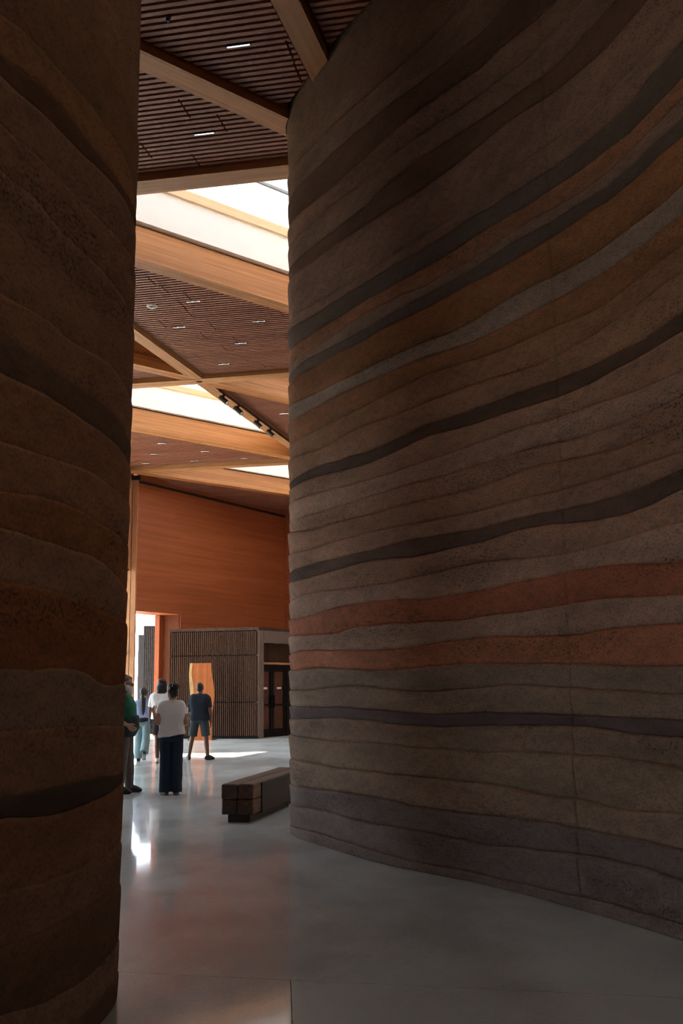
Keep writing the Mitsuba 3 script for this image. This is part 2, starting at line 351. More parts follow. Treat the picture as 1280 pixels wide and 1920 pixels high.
for i in range(-2, 6):
    for j in range(-4, 4):
        o = corner + f_unit * 7.25 * i + h_unit * (5.4 * j + (0.0 if i < 0 else 2.6))
        across, along = h_unit * 5.4, (np.array([-0.45, 7.4]) if i < 0 else f_unit * 7.25)
        if i < 0: o = corner + h_unit * 5.4 * j - along * -i
        cell = shapely.Polygon([o, o + across, o + across + along, o + along]).buffer(-0.002, join_style='mitre').intersection(HALL)
        if cell.area > 0.05:
            put('floor__' + num('slab'), prism(cell, -0.02, 0.0), 'floor_concrete')

# far wall with its opening at the left end
u_far = (E_FAR - A_FAR) / np.linalg.norm(E_FAR - A_FAR)
FAR_LEN, THICK = np.linalg.norm(E_FAR - A_FAR), 0.95
face = shapely.Polygon([(0, 4.13), (2.33, 4.13), (2.33, 0), (FAR_LEN + 1, 0), (FAR_LEN + 1, 8.74), (0, 8.74)])
m = trimesh.creation.extrude_polygon(face, THICK, engine='earcut')
m.apply_transform(np.array([[1, 0, 0, 0], [0, 0, 1, 0], [0, 1, 0, 0], [0, 0, 0, 1.0]])); m.invert()
put('wall_back', frame(m, A_FAR, u_far), 'wall_wood')
tag('wall_back', 'tall reddish timber wall at the far end of the hall', 'wall', kind='structure')
put('opening_jamb', frame(box((2.30, 0.03, 0), (2.328, 0.72, 4.12)), A_FAR, u_far), 'jamb_wood')
tag('opening_jamb', 'dark red jamb lining the right side of the bright opening', 'jamb', kind='structure')
put('opening_post', frame(bevel_box((2.08, 0.72, 0), (2.325, 0.94, 4.125), 0.012), A_FAR, u_far), 'jamb_light')
tag('opening_post', 'red-orange timber post at the right edge of the bright opening', 'post')
put('trim_1', frame(box((0.02, -0.035, 8.39), (FAR_LEN, -0.004, 8.47)), A_FAR, u_far), 'black_metal')
tag('trim_1', 'thin black channel along the top of the far timber wall', 'trim', kind='structure')
side_dir = np.array([12, 33.3]) - E_FAR
put('wall_back_right', frame(box((0.0, 0.0, 0), (np.linalg.norm(side_dir), 0.4, 8.74)), E_FAR + np.array([-0.06, -0.05]), side_dir), 'wall_wood')
tag('wall_back_right', 'timber wall turning the corner at the right end of the far wall', 'wall', kind='structure')
put('wall_east', box((12, -9.2, 0), (12.3, 33.6, 8.74)), 'hall_plaster'); tag('wall_east', 'plain tan wall out of sight behind the banded wall', 'wall', kind='structure')  # out of view; shuts out the sky on the right
put('wall_rear', box((G_START[0] - 0.3, -9.3, 0), (12.3, -9, 8.74)), 'hall_plaster'); tag('wall_rear', 'unseen plain tan wall behind the viewer, keeping sky light out', 'wall', kind='structure')  # unseen, closes the shell so no sky light floods in from behind
put('wall_west', box((G_START[0] - 0.3, -9.3, 0), (G_START[0], G_START[1], 8.74)), 'hall_plaster'); tag('wall_west', 'unseen plain tan wall left of the dark banded wall, keeping sky light out', 'wall', kind='structure')  # unseen, keeps sky light out on the left

# unseen glazed wall behind the dark rammed wall, open bays placed to light the hall
GL = np.linalg.norm(G_END - G_START)
n_bay = 11
BAY0 = 3
for k in range(BAY0, n_bay + 1):
    s = GL * k / n_bay
    put('window_1__' + num('mullion'), frame(bevel_box((s - 0.05, -0.11, 0), (s + 0.05, 0.11, 8.5), 0.01), G_START, g_dir), 'post_wood')
for z in (0.0, 2.7, 5.4, 8.1):
    put('window_1__' + num('transom'), frame(box((GL * BAY0 / n_bay, -0.04, z), (GL, 0.04, z + 0.07)), G_START, g_dir), 'black_metal')
for k in range(BAY0, n_bay):
    for z in (0.07, 2.77, 5.47):
        if z > 5 and k not in (8, 9):  # solid upper panels limit daylight; two bays stay open for the sun patch
            put('window_1__' + num('spandrel'), frame(box((GL * k / n_bay + 0.04, -0.05, 5.46), (GL * (k + 1) / n_bay - 0.04, 0.05, 8.2)), G_START, g_dir), 'post_wood')
            continue
        a, b = G_START + g_dir * (GL * k / n_bay + 0.05), G_START + g_dir * (GL * (k + 1) / n_bay - 0.05)
        z1 = z + (2.63 if z < 5 else 2.63)
        put('window_1__' + num('pane'), (np.array([[*a, z], [*b, z], [*b, z1], [*a, z1]]), np.array([[0, 1, 2], [0, 2, 3]])), 'glass')
put('wall_left_hall', frame(box((0, -0.15, 0), (GL * BAY0 / n_bay - 0.05, 0.15, 8.74)), G_START, g_dir), 'pale_plaster')  # unseen; closes the near bays so less daylight reaches the passage
tag('wall_left_hall', 'unseen pale wall behind the dark banded wall, closing the near bays to daylight', 'wall', kind='structure')
put('window_1__head', frame(box((GL * BAY0 / n_bay, -0.08, 8.17), (GL, 0.08, 8.74)), G_START, g_dir), 'post_wood')
tag('window_1', 'unseen tall glazed wall with timber mullions on the left, placed to light the hall', 'window', kind='structure')

# the two timber posts where the glazing meets the far wall
put('corner_post', box((-7.05, 33.70, 0), (-6.885, 33.90, 8.5)), 'post_wood')
tag('corner_post', 'slim orange timber post at far left, nearest the dark wall', 'post')
put('corner_post_001', box((-6.865, 33.70, 0), (-6.715, 33.88, 8.42)), 'post_wood')
tag('corner_post_001', 'slim pale timber post beside the bright opening in the far wall', 'post')
put('post_bracket', bevel_box((-6.92, 33.64, 8.40), (-6.62, 33.69, 8.56), 0.01), 'black_metal')
tag('post_bracket', 'small black bracket at the head of the pale timber post', 'bracket')

# ------------------------------------------------------------------ roof: beams, skylights, slatted panels
BOT, SLAT, TOPB = 8.5, 8.6, 9.06
HALF = {'F': 0.14, 'H': 0.19, 'D': 0.17}
node = lambda i, j: V0 + i * FDIR + j * HDIR
foot = shapely.union_all([right_foot, left_foot])


def lower(i, j): return shapely.Polygon([node(i, j), node(i, j + 1), node(i + 1, j + 1)])
def upper(i, j): return shapely.Polygon([node(i, j), node(i + 1, j), node(i + 1, j + 1)])


def strip(a, b, w):
    d = (b - a) / np.linalg.norm(b - a); n = np.array([-d[1], d[0]]) * w
    return shapely.Polygon([a + n, b + n, b - n, a - n])


def cell_inset(tri, i, j, low, gap=0.0):
    e = [('H', node(i, j), node(i, j + 1)), ('F', node(i, j + 1), node(i + 1, j + 1)), ('D', node(i, j), node(i + 1, j + 1))] if low else \
        [('F', node(i, j), node(i + 1, j)), ('H', node(i + 1, j), node(i + 1, j + 1)), ('D', node(i, j), node(i + 1, j + 1))]
    for k, a, b in e: tri = tri.difference(strip(a - (b - a), b + (b - a), HALF[k] + gap))
    return tri


BEAMS = [('D', 0, 0, 'wide timber beam crossing the near ceiling between the two lit downlights'), ('F', 0, 1, 'steep timber beam at the top of the near ceiling beside the banded wall'),
         ('H', 1, -1, 'level timber beam behind the dark wall before the first skylight'), ('H', 1, 0, 'level timber beam closing the slatted ceiling in front of the first skylight'),
         ('D', 1, 0, 'deep orange glulam beam under the largest skylight'), ('F', 1, 0, 'timber beam running down the ceiling to the bolted joint'),
         ('D', 1, -1, 'short timber beam in the small triangle at the left of the ceiling'), ('H', 2, -1, 'level timber beam left of the bolted joint'),
         ('H', 2, 0, 'level timber beam right of the bolted joint'), ('F', 2, 0, 'timber beam that carries the black track spotlights'),
         ('D', 2, -1, 'deep orange glulam beam under the second skylight'), ('D', 2, 0, 'glowing glulam beam just right of the bolted joint'),
         ('H', 3, -1, 'farthest level timber beam above the pale post'), ('D', 3, -1, 'farthest orange glulam beam above the reddish timber wall'),
         ('F', 1, 1, 'timber beam hidden behind the end of the banded wall'), ('D', 2, 1, 'glulam beam farthest right behind the banded wall'), ('F', 2, 1, 'timber beam right of the farthest hidden slats'), ('D', 3, 0, 'glulam beam at the far right corner of the hall'), ('F', 3, 0, 'timber beam at the far right of the hall roof'), ('H', 3, 0, 'level timber beam at the far right behind the banded wall')]
for k, i, j, text in BEAMS:
    a = node(i, j); b = a + {'F': FDIR, 'H': HDIR, 'D': FDIR + HDIR}[k]
    off = {'H': 0.0, 'D': 0.004, 'F': 0.008}[k]
    d = (b - a) / np.linalg.norm(b - a)
    pl = strip(a - d * 0.1, b + d * 0.1, HALF[k]).difference(foot).intersection(HALL)
    key = num('roof_beam')
    put(key, prism(pl, BOT + off, TOPB), 'timber_' + k.lower())
    tag(key, text, 'beam', 'glulam roof beams', 'structure')

SKY = [(1, 0, 'largest skylight, between the level beam and the deep orange beam'), (2, -1, 'second skylight, left of the beam with the spotlights'), (2, 0, 'skylight right of the bolted joint'),
       (3, -1, 'farthest skylight over the reddish timber wall'), (2, 1, 'unseen skylight far to the right behind the banded wall, placed to light the hall'), (3, 0, 'unseen skylight at the far right corner, placed to light the hall floor')]  # last two: out of view, placed to brighten the hall floor
holes = []
for i, j, text in SKY:
    inner = cell_inset(lower(i, j), i, j, True)
    ring = lambda a, b: inner.buffer(b, join_style='mitre').difference(inner.buffer(a, join_style='mitre'))
    key = num('skylight')
    put(key + '__upstand', prism(ring(-0.10, 0.16), 9.10, 9.74), 'white_paint')
    put(key + '__shadow_gap', prism(ring(0.06, 0.14), 8.95, 9.10), 'black_felt')
    put(key + '__curb', prism(ring(-0.16, 0.18), 9.74, 9.90), 'curb_wood')
    n = np.array([d_unit[1], -d_unit[0]])
    for k in (1.15, 2.3, 3.45, 4.6):
        bar = strip(node(i, j) + n * (0.17 + k) - d_unit * 2, node(i, j) + n * (0.17 + k) + d_unit * 14, 0.02).intersection(inner)
        if bar.area > 0.02: put(key + '__' + num(key + 'glazing_bar').replace(key, ''), prism(bar, 9.915, 9.96), 'grey_metal')
    v, f = trimesh.creation.triangulate_polygon(inner.buffer(0.05, join_style='mitre'), engine='earcut')
    put(key + '__pane', (np.c_[v, np.full(len(v), 9.965)], f), 'skylight_glass')
    tag(key, text, 'skylight', 'triangular skylights', 'structure')
    holes.append(inner.buffer(0.1, join_style='mitre'))
well = cell_inset(lower(1, -1), 1, -1, True)
put('roof_well__cap', prism(well.buffer(0.1), 9.5, 9.6), 'timber_d')
put('roof_well__lining', prism(well.buffer(0.12, join_style='mitre').difference(well.buffer(0.02, join_style='mitre')), 9.0, 9.5), 'timber_d')
tag('roof_well', 'dark closed recess in the small triangle at the left of the ceiling', 'ceiling recess', kind='structure')
# felt-black deck above everything, open only under the skylights, and an added overhang outside that blocks the sun, with one cut-out for the sun patch
deck = HALL.buffer(0.6, join_style='mitre').difference(shapely.union_all(holes + [well]))
put('ceiling__deck', prism(deck, 8.74, 8.82), 'black_felt')
tag('ceiling', 'slatted timber ceiling between the roof beams', 'ceiling', kind='structure')
n_out = np.array([-g_dir[1], g_dir[0]])
far_out = np.array([-u_far[1], u_far[0]])
sun_blocker = shapely.union_all([shapely.Polygon([G_START, G_END, G_END + n_out * 8.4, G_START + n_out * 8.4]), shapely.Polygon([A_FAR, A_FAR + far_out * 8.4, E_FAR + far_out * 8.4, E_FAR]),
                            shapely.Polygon([G_END, G_END + n_out * 8.4, A_FAR + far_out * 8.4, A_FAR])])
patch = shapely.Polygon([(-2.56, 25.0), (-1.88, 27.1), (-4.3, 26.55), (-4.3, 24.98)])
sun_blocker = sun_blocker.difference(shapely.affinity.translate(patch, -8.78 * 0.87, 8.78 * 0.493))  # hole shaped to cast the sun patch on the hall floor
put('roof_canopy', prism(sun_blocker, 8.74, 8.82), 'white_paint')
tag('roof_canopy', 'added flat overhang outside the glazed wall, blocking the sun', 'roof', kind='structure')

PITCHS, SW = 0.105, 0.060
rng = random.Random(4)
hn = np.array([-h_unit[1], h_unit[0]])
CELLS = [('L', 0, 0), ('U', 0, 0), ('U', 0, 1), ('L', 0, 1), ('L', 0, -1), ('U', 0, -1), ('U', 1, 0), ('U', 1, -1), ('U', 2, -1), ('U', 2, 0), ('U', 3, -1), ('L', 2, -2), ('U', 2, -2), ('U', 1, 1), ('L', 1, 1),
         ('L', -1, 0), ('U', -1, 0), ('L', -1, 1), ('U', -1, 1), ('L', -1, -1), ('U', -1, -1), ('L', -2, 0), ('U', -2, 0), ('L', -2, 1), ('U', -2, 1)]
NEAR = {('L', 0, 0), ('U', 0, 0), ('U', 0, 1)}
for t, i, j in CELLS:
    tri = lower(i, j) if t == 'L' else upper(i, j)
    poly = cell_inset(tri, i, j, t == 'L', 0.05).intersection(HALL).difference(foot.buffer(0.03))
    if poly.area < 0.5: continue
    key = 'ceiling__' + num('slat_panel')
    put(key + '__backing', prism(poly.buffer(0.04, join_style='mitre'), 8.70, 8.735), 'black_felt')
    c = [np.array(p) @ hn for p in tri.exterior.coords]; e = [np.array(p) @ h_unit for p in tri.exterior.coords]
    cuts = []
    for row in range(int(min(c) / (4 * PITCHS)) - 1, int(max(c) / (4 * PITCHS)) + 2):      # boards butt every four slats, staggered
        for x in np.arange(min(e) - 3 + rng.random() * 2.4, max(e) + 1, 2.4):
            mid = hn * (row + 0.5) * 4 * PITCHS + h_unit * x
            cuts.append(strip(mid - hn * 2 * PITCHS, mid + hn * 2 * PITCHS, 0.011))
    cuts = shapely.union_all(cuts)
    rest = []
    for k in range(int(min(c) / PITCHS) - 1, int(max(c) / PITCHS) + 2):
        o = hn * k * PITCHS
        bar = strip(o + h_unit * (min(e) - 1), o + h_unit * (max(e) + 1), SW / 2).intersection(poly)
        if bar.area < 0.004: continue
        line = shapely.LineString([o + h_unit * (min(e) - 1), o + h_unit * (max(e) + 1)]).intersection(poly)
        mesh = prism(bar.difference(cuts), SLAT, SLAT + 0.05)
        if mesh is None: continue
        p = [line.interpolate(x, normalized=True) for x in np.linspace(0, 1, 9)] if line.length > 0 else []
        seen = len(p) and in_frame([[q.x, q.y, SLAT] for q in p]).any()
        if (t, i, j) in NEAR and seen: put(key + '__' + num(key + '/slat').split('/')[1], mesh, 'slat_wood')
        else: rest.append(mesh)
    if rest:
        put(key + '__slat_field', join(rest), 'slat_wood')
        labels[key + '__slat_field'] = {'kind': 'stuff'}

# ceiling downlights: black trough, row of bright lens cells
LIGHTS = [((-1.082, 10.471), 'lit linear downlight nearest the viewer, highest on the ceiling', 6), ((-1.701, 12.31), 'lit linear downlight just in front of the first level beam', 6),
          ((-2.677, 18.158), 'small linear downlight close behind the deep orange beam, beside the detector', 2.2), ((-3.153, 19.518), 'small linear downlight near the left beam of the middle ceiling', 2.2),
          ((-1.561, 19.235), 'small linear downlight at the right of the middle ceiling', 2.2), ((-2.036, 20.517), 'small linear downlight in the centre of the middle ceiling', 2.2),
          ((-2.544, 21.896), 'small linear downlight nearest the bolted joint', 3), ((-5.172, 29.298), 'tiny downlight of the far ceiling, closest to the second deep beam', 9),
          ((-5.65, 30.669), 'tiny downlight second in the left row of the far ceiling', 9), ((-6.135, 31.934), 'tiny downlight last in the left row, above the post bracket', 9),
          ((-4.067, 30.385), 'tiny downlight in the middle of the far ceiling', 9), ((-4.566, 31.661), 'tiny downlight in the middle just before the farthest level beam', 9),
          ((-2.985, 31.394), 'tiny downlight at the right of the far ceiling', 9), ((-1.45, 26.124), 'small downlight right of the track spotlights', 6)]
UNSEEN_LAMPS = [((0.9, 5.2), 'unseen downlight straight above the viewer, placed to light the passage walls'), ((0.6, 2.0), 'unseen downlight over the passage just behind the viewer, placed to light walls and floor'),
           ((0.7, -1.2), 'unseen downlight farther back over the passage, placed to light the left wall'), ((0.6, -4.5), 'unseen downlight at the rear end of the passage, placed to light the walls')]
LIGHTS += [(xy, text, 4) for xy, text in UNSEEN_LAMPS]
LZ = SLAT - 0.012
for n, ((x, y), text) in enumerate(UNSEEN_LAMPS):      # beams of out-of-view lamps, placed to warm the passage walls and floor
    scene[f'unseen_downlight_beam_{n}'] = {'type': 'spot', 'to_world': T().look_at(origin=[x, y, LZ - 0.02], target=[x, y, 0], up=[0, 1, 0]), 'cutoff_angle': 62.0, 'beam_width': 30.0, 'intensity': rgb(SPOT, SPOT * 0.80, SPOT * 0.62)}
for (x, y), text, power in LIGHTS:
    key = num('ceiling_light')
    put(key + '__housing', frame(join([box((-0.135, -0.022, LZ), (0.135, -0.014, LZ + 0.06)), box((-0.135, 0.014, LZ), (0.135, 0.022, LZ + 0.06)), box((-0.135, -0.022, LZ + 0.02), (0.135, 0.022, LZ + 0.06)),
                                  box((-0.139, -0.022, LZ), (-0.131, 0.022, LZ + 0.06)), box((0.131, -0.022, LZ), (0.139, 0.022, LZ + 0.06))]), (x, y), h_unit), 'black_metal')
    lens = [box((-0.128 + k * 0.0322, -0.0135, LZ + 0.006), (-0.102 + k * 0.0322, 0.0135, LZ + 0.02)) for k in range(8)]
    put(key + '__lens', frame(join(lens), (x, y), h_unit), 'lamp_face', emitter={'type': 'area', 'radiance': rgb(power * LAMP, power * LAMP * 0.95, power * LAMP * 0.88)})
    tag(key, text, 'ceiling light', 'linear ceiling downlights')

# smoke detector
def lathe(profile, n=28):
    return trimesh.creation.revolve(np.array(profile, float), sections=n)
det = lathe([(0, -0.05), (0.03, -0.05), (0.06, -0.035), (0.075, -0.012), (0.10, -0.008), (0.10, 0.02), (0, 0.02)])
det.apply_translation([-3.47, 18.378, SLAT])
put('smoke_detector', det, 'pale_plastic'); tag('smoke_detector', 'round grey smoke detector on the slats near the dark wall', 'smoke detector')
cap = lathe([(0, -0.012), (0.05, -0.012), (0.075, -0.004), (0.075, 0.0), (0, 0.0)]); cap.apply_translation([*node(2, 0), BOT])
put('joint_cap', cap, 'rib_wood'); tag('joint_cap', 'dark round bolt cap where the middle beams meet', 'bolt cap')
sp = lathe([(0, -0.05), (0.018, -0.05), (0.02, -0.02), (0.035, -0.012), (0.035, 0), (0, 0)]); sp.apply_translation([-1.78, 9.97, SLAT])
put('sprinkler', sp, 'black_metal'); tag('sprinkler', 'small dark sprinkler head in the near slatted ceiling', 'sprinkler')

# track and spotlights on the beam
tn = np.array([f_unit[1], -f_unit[0]])
a = node(2, 0) + tn * 0.175 + f_unit * 0.8
put('lighting_track', frame(box((0, -0.018, BOT - 0.02), (8.0, 0.018, BOT + 0.03)), a, f_unit), 'black_metal')
tag('lighting_track', 'black lighting track along the right edge of the middle beam', 'lighting track')
def rot_to(d):
    d = np.array(d, float) / np.linalg.norm(d); return trimesh.geometry.align_vectors([0, 0, 1], d)
for k, (y, text) in enumerate([(23.94, 'black track spotlight nearest the bolted joint'), (24.90, 'black track spotlight second from the bolted joint'),
                               (26.31, 'black track spotlight third from the bolted joint'), (27.29, 'black track spotlight closest to the banded wall')]):
    c = node(2, 0) + tn * 0.175 + f_unit * ((y - node(2, 0)[1]) / f_unit[1])
    key = num('track_spotlight')
    aim = np.array([0.75, -0.35, -0.75]); aim /= np.linalg.norm(aim)
    head = np.array([c[0], c[1], BOT - 0.16])
    def along(prof):
        m_ = lathe(prof, 20); m_.apply_transform(rot_to(aim)); m_.apply_translation(head); return m_
    put(key + '__head', along([(0, -0.14), (0.052, -0.14), (0.06, -0.12), (0.06, 0.11), (0.052, 0.12), (0.047, 0.12), (0.047, 0.09), (0, 0.09)]), 'black_metal')
    put(key + '__lens', along([(0, 0.092), (0.045, 0.092), (0.04, 0.118), (0, 0.126)]), 'pale_plastic')
    put(key + '__stem', join([box((c[0] - 0.012, c[1] - 0.012, BOT - 0.17), (c[0] + 0.012, c[1] + 0.012, BOT - 0.021)), box((c[0] - 0.03, c[1] - 0.03, BOT - 0.06), (c[0] + 0.03, c[1] + 0.03, BOT - 0.021))]), 'black_metal')
    tag(key, text, 'spotlight', 'track spotlights on the beam')

# ------------------------------------------------------------------ ribbed pavilion at the far end
C, PL = np.array([-2.732, 33.93]), np.array([-5.72, 34.57])
dr_ = np.array([0.511, 0.86]); PR = C + dr_ * 5.0
PH = 3.55
nl = (C - PL) / np.linalg.norm(C - PL); wl = np.linalg.norm(C - PL)
core = shapely.Polygon([C, PR, (-0.3, 39.3), (-2.5, 41.0), (-5.25, 36.35), PL])
front = shapely.Polygon([C + dr_ * 0.28, PR, PR + np.array([-0.86, 0.511]) * 0.34, C + dr_ * 0.28 + np.array([-0.86, 0.511]) * 0.34])
put('pavilion__core', prism(core.buffer(-0.03).difference(front.buffer(0.02)), 0.0, PH - 0.1), 'black_felt')
put('pavilion__roof_edge', prism(core.buffer(0.015, join_style='mitre'), PH - 0.1, PH), 'rib_wood')
def ribs(o, d, length, z0, z1, pitch=0.068, w=0.036, dep=0.045, depth0=0.0):
    out = [box((0, 0.0 + depth0, z0), (length, 0.02 + depth0, z1))]
    for k in range(int(length / pitch)):
        out.append(box((k * pitch + 0.012, -dep + depth0, z0), (k * pitch + 0.012 + w, depth0, z1)))
    return frame(join(out), o, d)
for z0, z1 in ((0.09, 1.135), (1.16, 2.635), (2.665, 3.42)):
    key = put('pavilion__' + num('ribbed_panel'), ribs(PL, nl, wl, z0, z1), 'rib_wood')
    labels[key] = {'kind': 'stuff'}
put('pavilion__corner_pier', frame(bevel_box((0, -0.02, 0), (0.28, 0.36, PH - 0.1), 0.012), C, dr_), 'pier_concrete')
put('pavilion__lintel', frame(box((0.28, -0.02, 3.06), (5.0, 0.34, PH - 0.1)), C, dr_), 'pier_concrete')
key = put('pavilion__transom_ribs', ribs(C + dr_ * 0.28, dr_, 4.6, 2.44, 3.06, depth0=0.30), 'rib_wood'); labels[key] = {'kind': 'stuff'}
put('pavilion__threshold_strip', frame(box((0.28, 0.20, 2.36), (5.0, 0.32, 2.43)), C, dr_), 'post_wood'); labels['pavilion__threshold_strip'] = {'label': 'thin orange strip over the doors'}
put('pavilion__skirting', frame(box((0, -0.03, 0.0), (wl, 0.0, 0.085)), PL, nl), 'black_paint')
put('pavilion__door_frame', frame(join([box((0.28, 0.24, 2.25), (5.0, 0.34, 2.36)), *[box((x, 0.24, 0), (x + 0.07, 0.34, 2.25)) for x in (0.28, 1.98, 3.7)]]), C, dr_), 'black_paint')
for k in range(4):
    x0 = 0.35 + k * 0.815 + (0.075 if k > 1 else 0); x1 = x0 + 0.81
    d_ = 'pavilion__' + num('door')
    put(d_, frame(join([box((x0, 0.26, 0.02), (x0 + 0.1, 0.31, 2.25)), box((x1 - 0.1, 0.26, 0.02), (x1, 0.31, 2.25)), box((x0, 0.26, 0.02), (x1, 0.31, 0.26)), box((x0, 0.26, 2.13), (x1, 0.31, 2.25)),
                        box((x0, 0.255, 1.0), (x1, 0.315, 1.07))]), C, dr_), 'black_paint')
    a, b = C + dr_ * (x0 + 0.1) + np.array([-0.86, 0.511]) * 0.285, C + dr_ * (x1 - 0.1) + np.array([-0.86, 0.511]) * 0.285
    for z0, z1 in ((0.26, 1.0), (1.07, 2.13)):
        put(d_ + '__' + num(d_ + '/pane').split('/')[1], (np.array([[*a, z0], [*b, z0], [*b, z1], [*a, z1]]), np.array([[0, 1, 2], [0, 2, 3]])), 'glass')
    put(d_ + '__sign_plate', frame(box((x0 + 0.28, 0.268, 1.55), (x0 + 0.54, 0.28, 1.62)), C, dr_), 'pale_plastic')
    put(d_ + '__handle', frame(bevel_box(((x1 - 0.075) if k % 2 == 0 else (x0 + 0.045), 0.20, 0.95), ((x1 - 0.045) if k % 2 == 0 else (x0 + 0.075), 0.262, 1.35), 0.008), C, dr_), 'black_paint')
tag('pavilion', 'low brown ribbed pavilion with glass doors in front of the far timber wall', 'pavilion')
# brown backing seen through the door glass
put('pavilion__inner_wall', frame(box((0.3, 0.33, 0), (5, 0.345, 2.4)), C, dr_), 'door_backing')

# ribbed enclosure outside the opening
OL = np.array([-7.62, 39.0])
put('outer_enclosure__body', frame(box((0.19, 0.04, 0), (3.2, 3.5, 3.92)), OL, (1, 0.05)), 'black_felt')
put('outer_enclosure__step', frame(box((0, 0.05, 0), (0.24, 3.4, 3.6)), OL, (1, 0.05)), 'blue_black_steel')
key = put('outer_enclosure__ribbed_panel', ribs(OL + np.array([0.19, 0.03]), (1, 0.05), 3.0, 0.05, 3.92), 'blue_black_steel'); labels[key] = {'kind': 'stuff'}
tag('outer_enclosure', 'dark ribbed enclosure standing outside the bright opening', 'enclosure')

# live-edge slab leaning upright in front of the pavilion
def slab_outline(z):
    t = z / 2.39
    l = -0.385 + 0.02 * np.sin(t * 5 + 0.5) + 0.012 * np.sin(t * 13)
    r = 0.33 + 0.035 * np.sin(t * 6.4 - 1.9) + 0.05 * t ** 3 * 0 + 0.02 * np.sin(t * 11 + 1)
    return l, r
zz = np.linspace(0, 2.39, 40)
Ls, Rs = slab_outline(zz)
sap = Ls + 0.10 + 0.02 * np.sin(zz * 5)
def upright(poly, t0, t1, o, d):
    m_ = trimesh.creation.extrude_polygon(poly, t1 - t0, engine='earcut'); m_.apply_translation([0, 0, t0])
    m_.apply_transform(np.array([[1, 0, 0, 0], [0, 0, 1, 0], [0, 1, 0, 0], [0, 0, 0, 1.0]])); m_.invert()
    return frame(m_, o, d)
SO, SD = np.array([-4.445, 33.2]), (1, -0.02)
put('wood_slab__heartwood', upright(shapely.Polygon([*zip(sap, zz), *zip(Rs[::-1], zz[::-1])]), 0, 0.11, SO, SD), 'slab_wood')
put('wood_slab__sapwood_edge', upright(shapely.Polygon([*zip(Ls, zz), *zip(sap[::-1], zz[::-1])]), -0.002, 0.108, SO, SD), 'slab_sapwood')
labels['wood_slab__sapwood_edge'] = {'label': 'pale yellow live edge'}
put('wood_slab__stand', frame(join([box((-0.45, 0.11, 0), (0.42, 0.45, 0.02)), box((-0.3, 0.11, 0), (-0.26, 0.15, 1.6)), box((0.24, 0.11, 0), (0.28, 0.15, 1.6))]), SO, SD), 'black_metal')
tag('wood_slab', 'tall orange live-edge timber slab standing on end before the pavilion', 'wood slab')

# bench of four squared timbers with a steel jacket
BO = np.array([-1.10, 12.93]) - h_unit * 0.40
rngb = np.random.default_rng(3)
for r in range(2):
    for c in range(2):
        m_ = bevel_box((c * 0.202, -0.012 * ((r + c) % 2), 0.095 + r * 0.18), (c * 0.202 + 0.196, 2.7, 0.095 + r * 0.18 + 0.175), 0.012)
        m_ = m_.subdivide_to_size(0.09); v = m_.vertices
        v += (meshkit.fbm(v * [9, 3, 9] + 10 * r + 20 * c, 3, 8)[:, None] - 0.5) * 0.010
        put('bench__' + num('timber'), frame(m_, BO, h_unit), 'bench_wood', smooth=35)
put('bench__steel_jacket', frame(join([bevel_box((0.396, 0.36, 0.085), (0.412, 2.6, 0.440), 0.004), bevel_box((-0.016, 0.36, 0.085), (0.0, 2.6, 0.440), 0.004), box((0.0, 0.36, 0.078), (0.398, 2.6, 0.09))]), BO, h_unit), 'dark_steel')
labels['bench__steel_jacket'] = {'label': 'dark steel side plate'}
put('bench__plinth', frame(bevel_box((0.06, 0.07, 0.0), (0.34, 2.6, 0.085), 0.005), BO, h_unit), 'plinth_grey')
tag('bench', 'low bench of four squared dark timbers with steel sides beside the wall end', 'bench')

# ------------------------------------------------------------------ people
plain('skin_light', (0.55, 0.30, 0.22), 0.55)
plain('skin_brown', (0.16, 0.075, 0.045), 0.5)
plain('skin_dark', (0.075, 0.036, 0.024), 0.5)
plain('hair_black', (0.010, 0.008, 0.008), 0.5)
plain('hair_darkbrown', (0.022, 0.015, 0.012), 0.5)
plain('hair_grey', (0.16, 0.16, 0.17), 0.7)
plain('beard_grey', (0.78, 0.76, 0.73), 0.85)
plain('cloth_white', (0.86, 0.86, 0.86), 0.9)
plain('cloth_green', (0.012, 0.13, 0.075), 0.85)
plain('cloth_teal_dark', (0.012, 0.032, 0.035), 0.85)
plain('cloth_grey', (0.14, 0.125, 0.115), 0.9)
plain('cloth_navy', (0.012, 0.018, 0.030), 0.9)
plain('cloth_denim', (0.016, 0.032, 0.062), 0.9)
plain('cloth_pale_denim', (0.26, 0.38, 0.40), 0.9)
plain('cloth_lavender', (0.36, 0.42, 0.66), 0.9)
plain('cloth_black', (0.012, 0.010, 0.012), 0.9)
plain('cloth_slate', (0.040, 0.058, 0.066), 0.9)
plain('shoe_dark', (0.022, 0.024, 0.026), 0.6)
plain('shoe_brown', (0.055, 0.028, 0.018), 0.6)
plain('shoe_white', (0.62, 0.58, 0.54), 0.6)
plain('sole_pale', (0.42, 0.40, 0.38), 0.7)
plain('scrunchie_mint', (0.42, 0.70, 0.50), 0.8)
plain('eye_white', (0.7, 0.7, 0.68), 0.2)
plain('lens_dark', (0.01, 0.01, 0.012), 0.15)

V = lambda *a: np.array(a, float)


def ball(p, r, seg=20):
    return m3.Manifold.sphere(r, seg).translate(tuple(map(float, p)))


def blob(*pr):
    """Hull of spheres given as (point, radius)."""
    return m3.Manifold.batch_hull([ball(p, r) for p, r in pr])


def chain(*pr):
    """Tapering limb through joints: one hull per bone, joined."""
    return m3.Manifold.batch_boolean([blob(a, b) for a, b in zip(pr[:-1], pr[1:])], m3.OpType.Add)


def union(ms):
    return m3.Manifold.batch_boolean(list(ms), m3.OpType.Add)


def tm(man):
    g = man.to_mesh()
    return trimesh.Trimesh(np.array(g.vert_properties[:, :3], float), np.array(g.tri_verts), process=False)


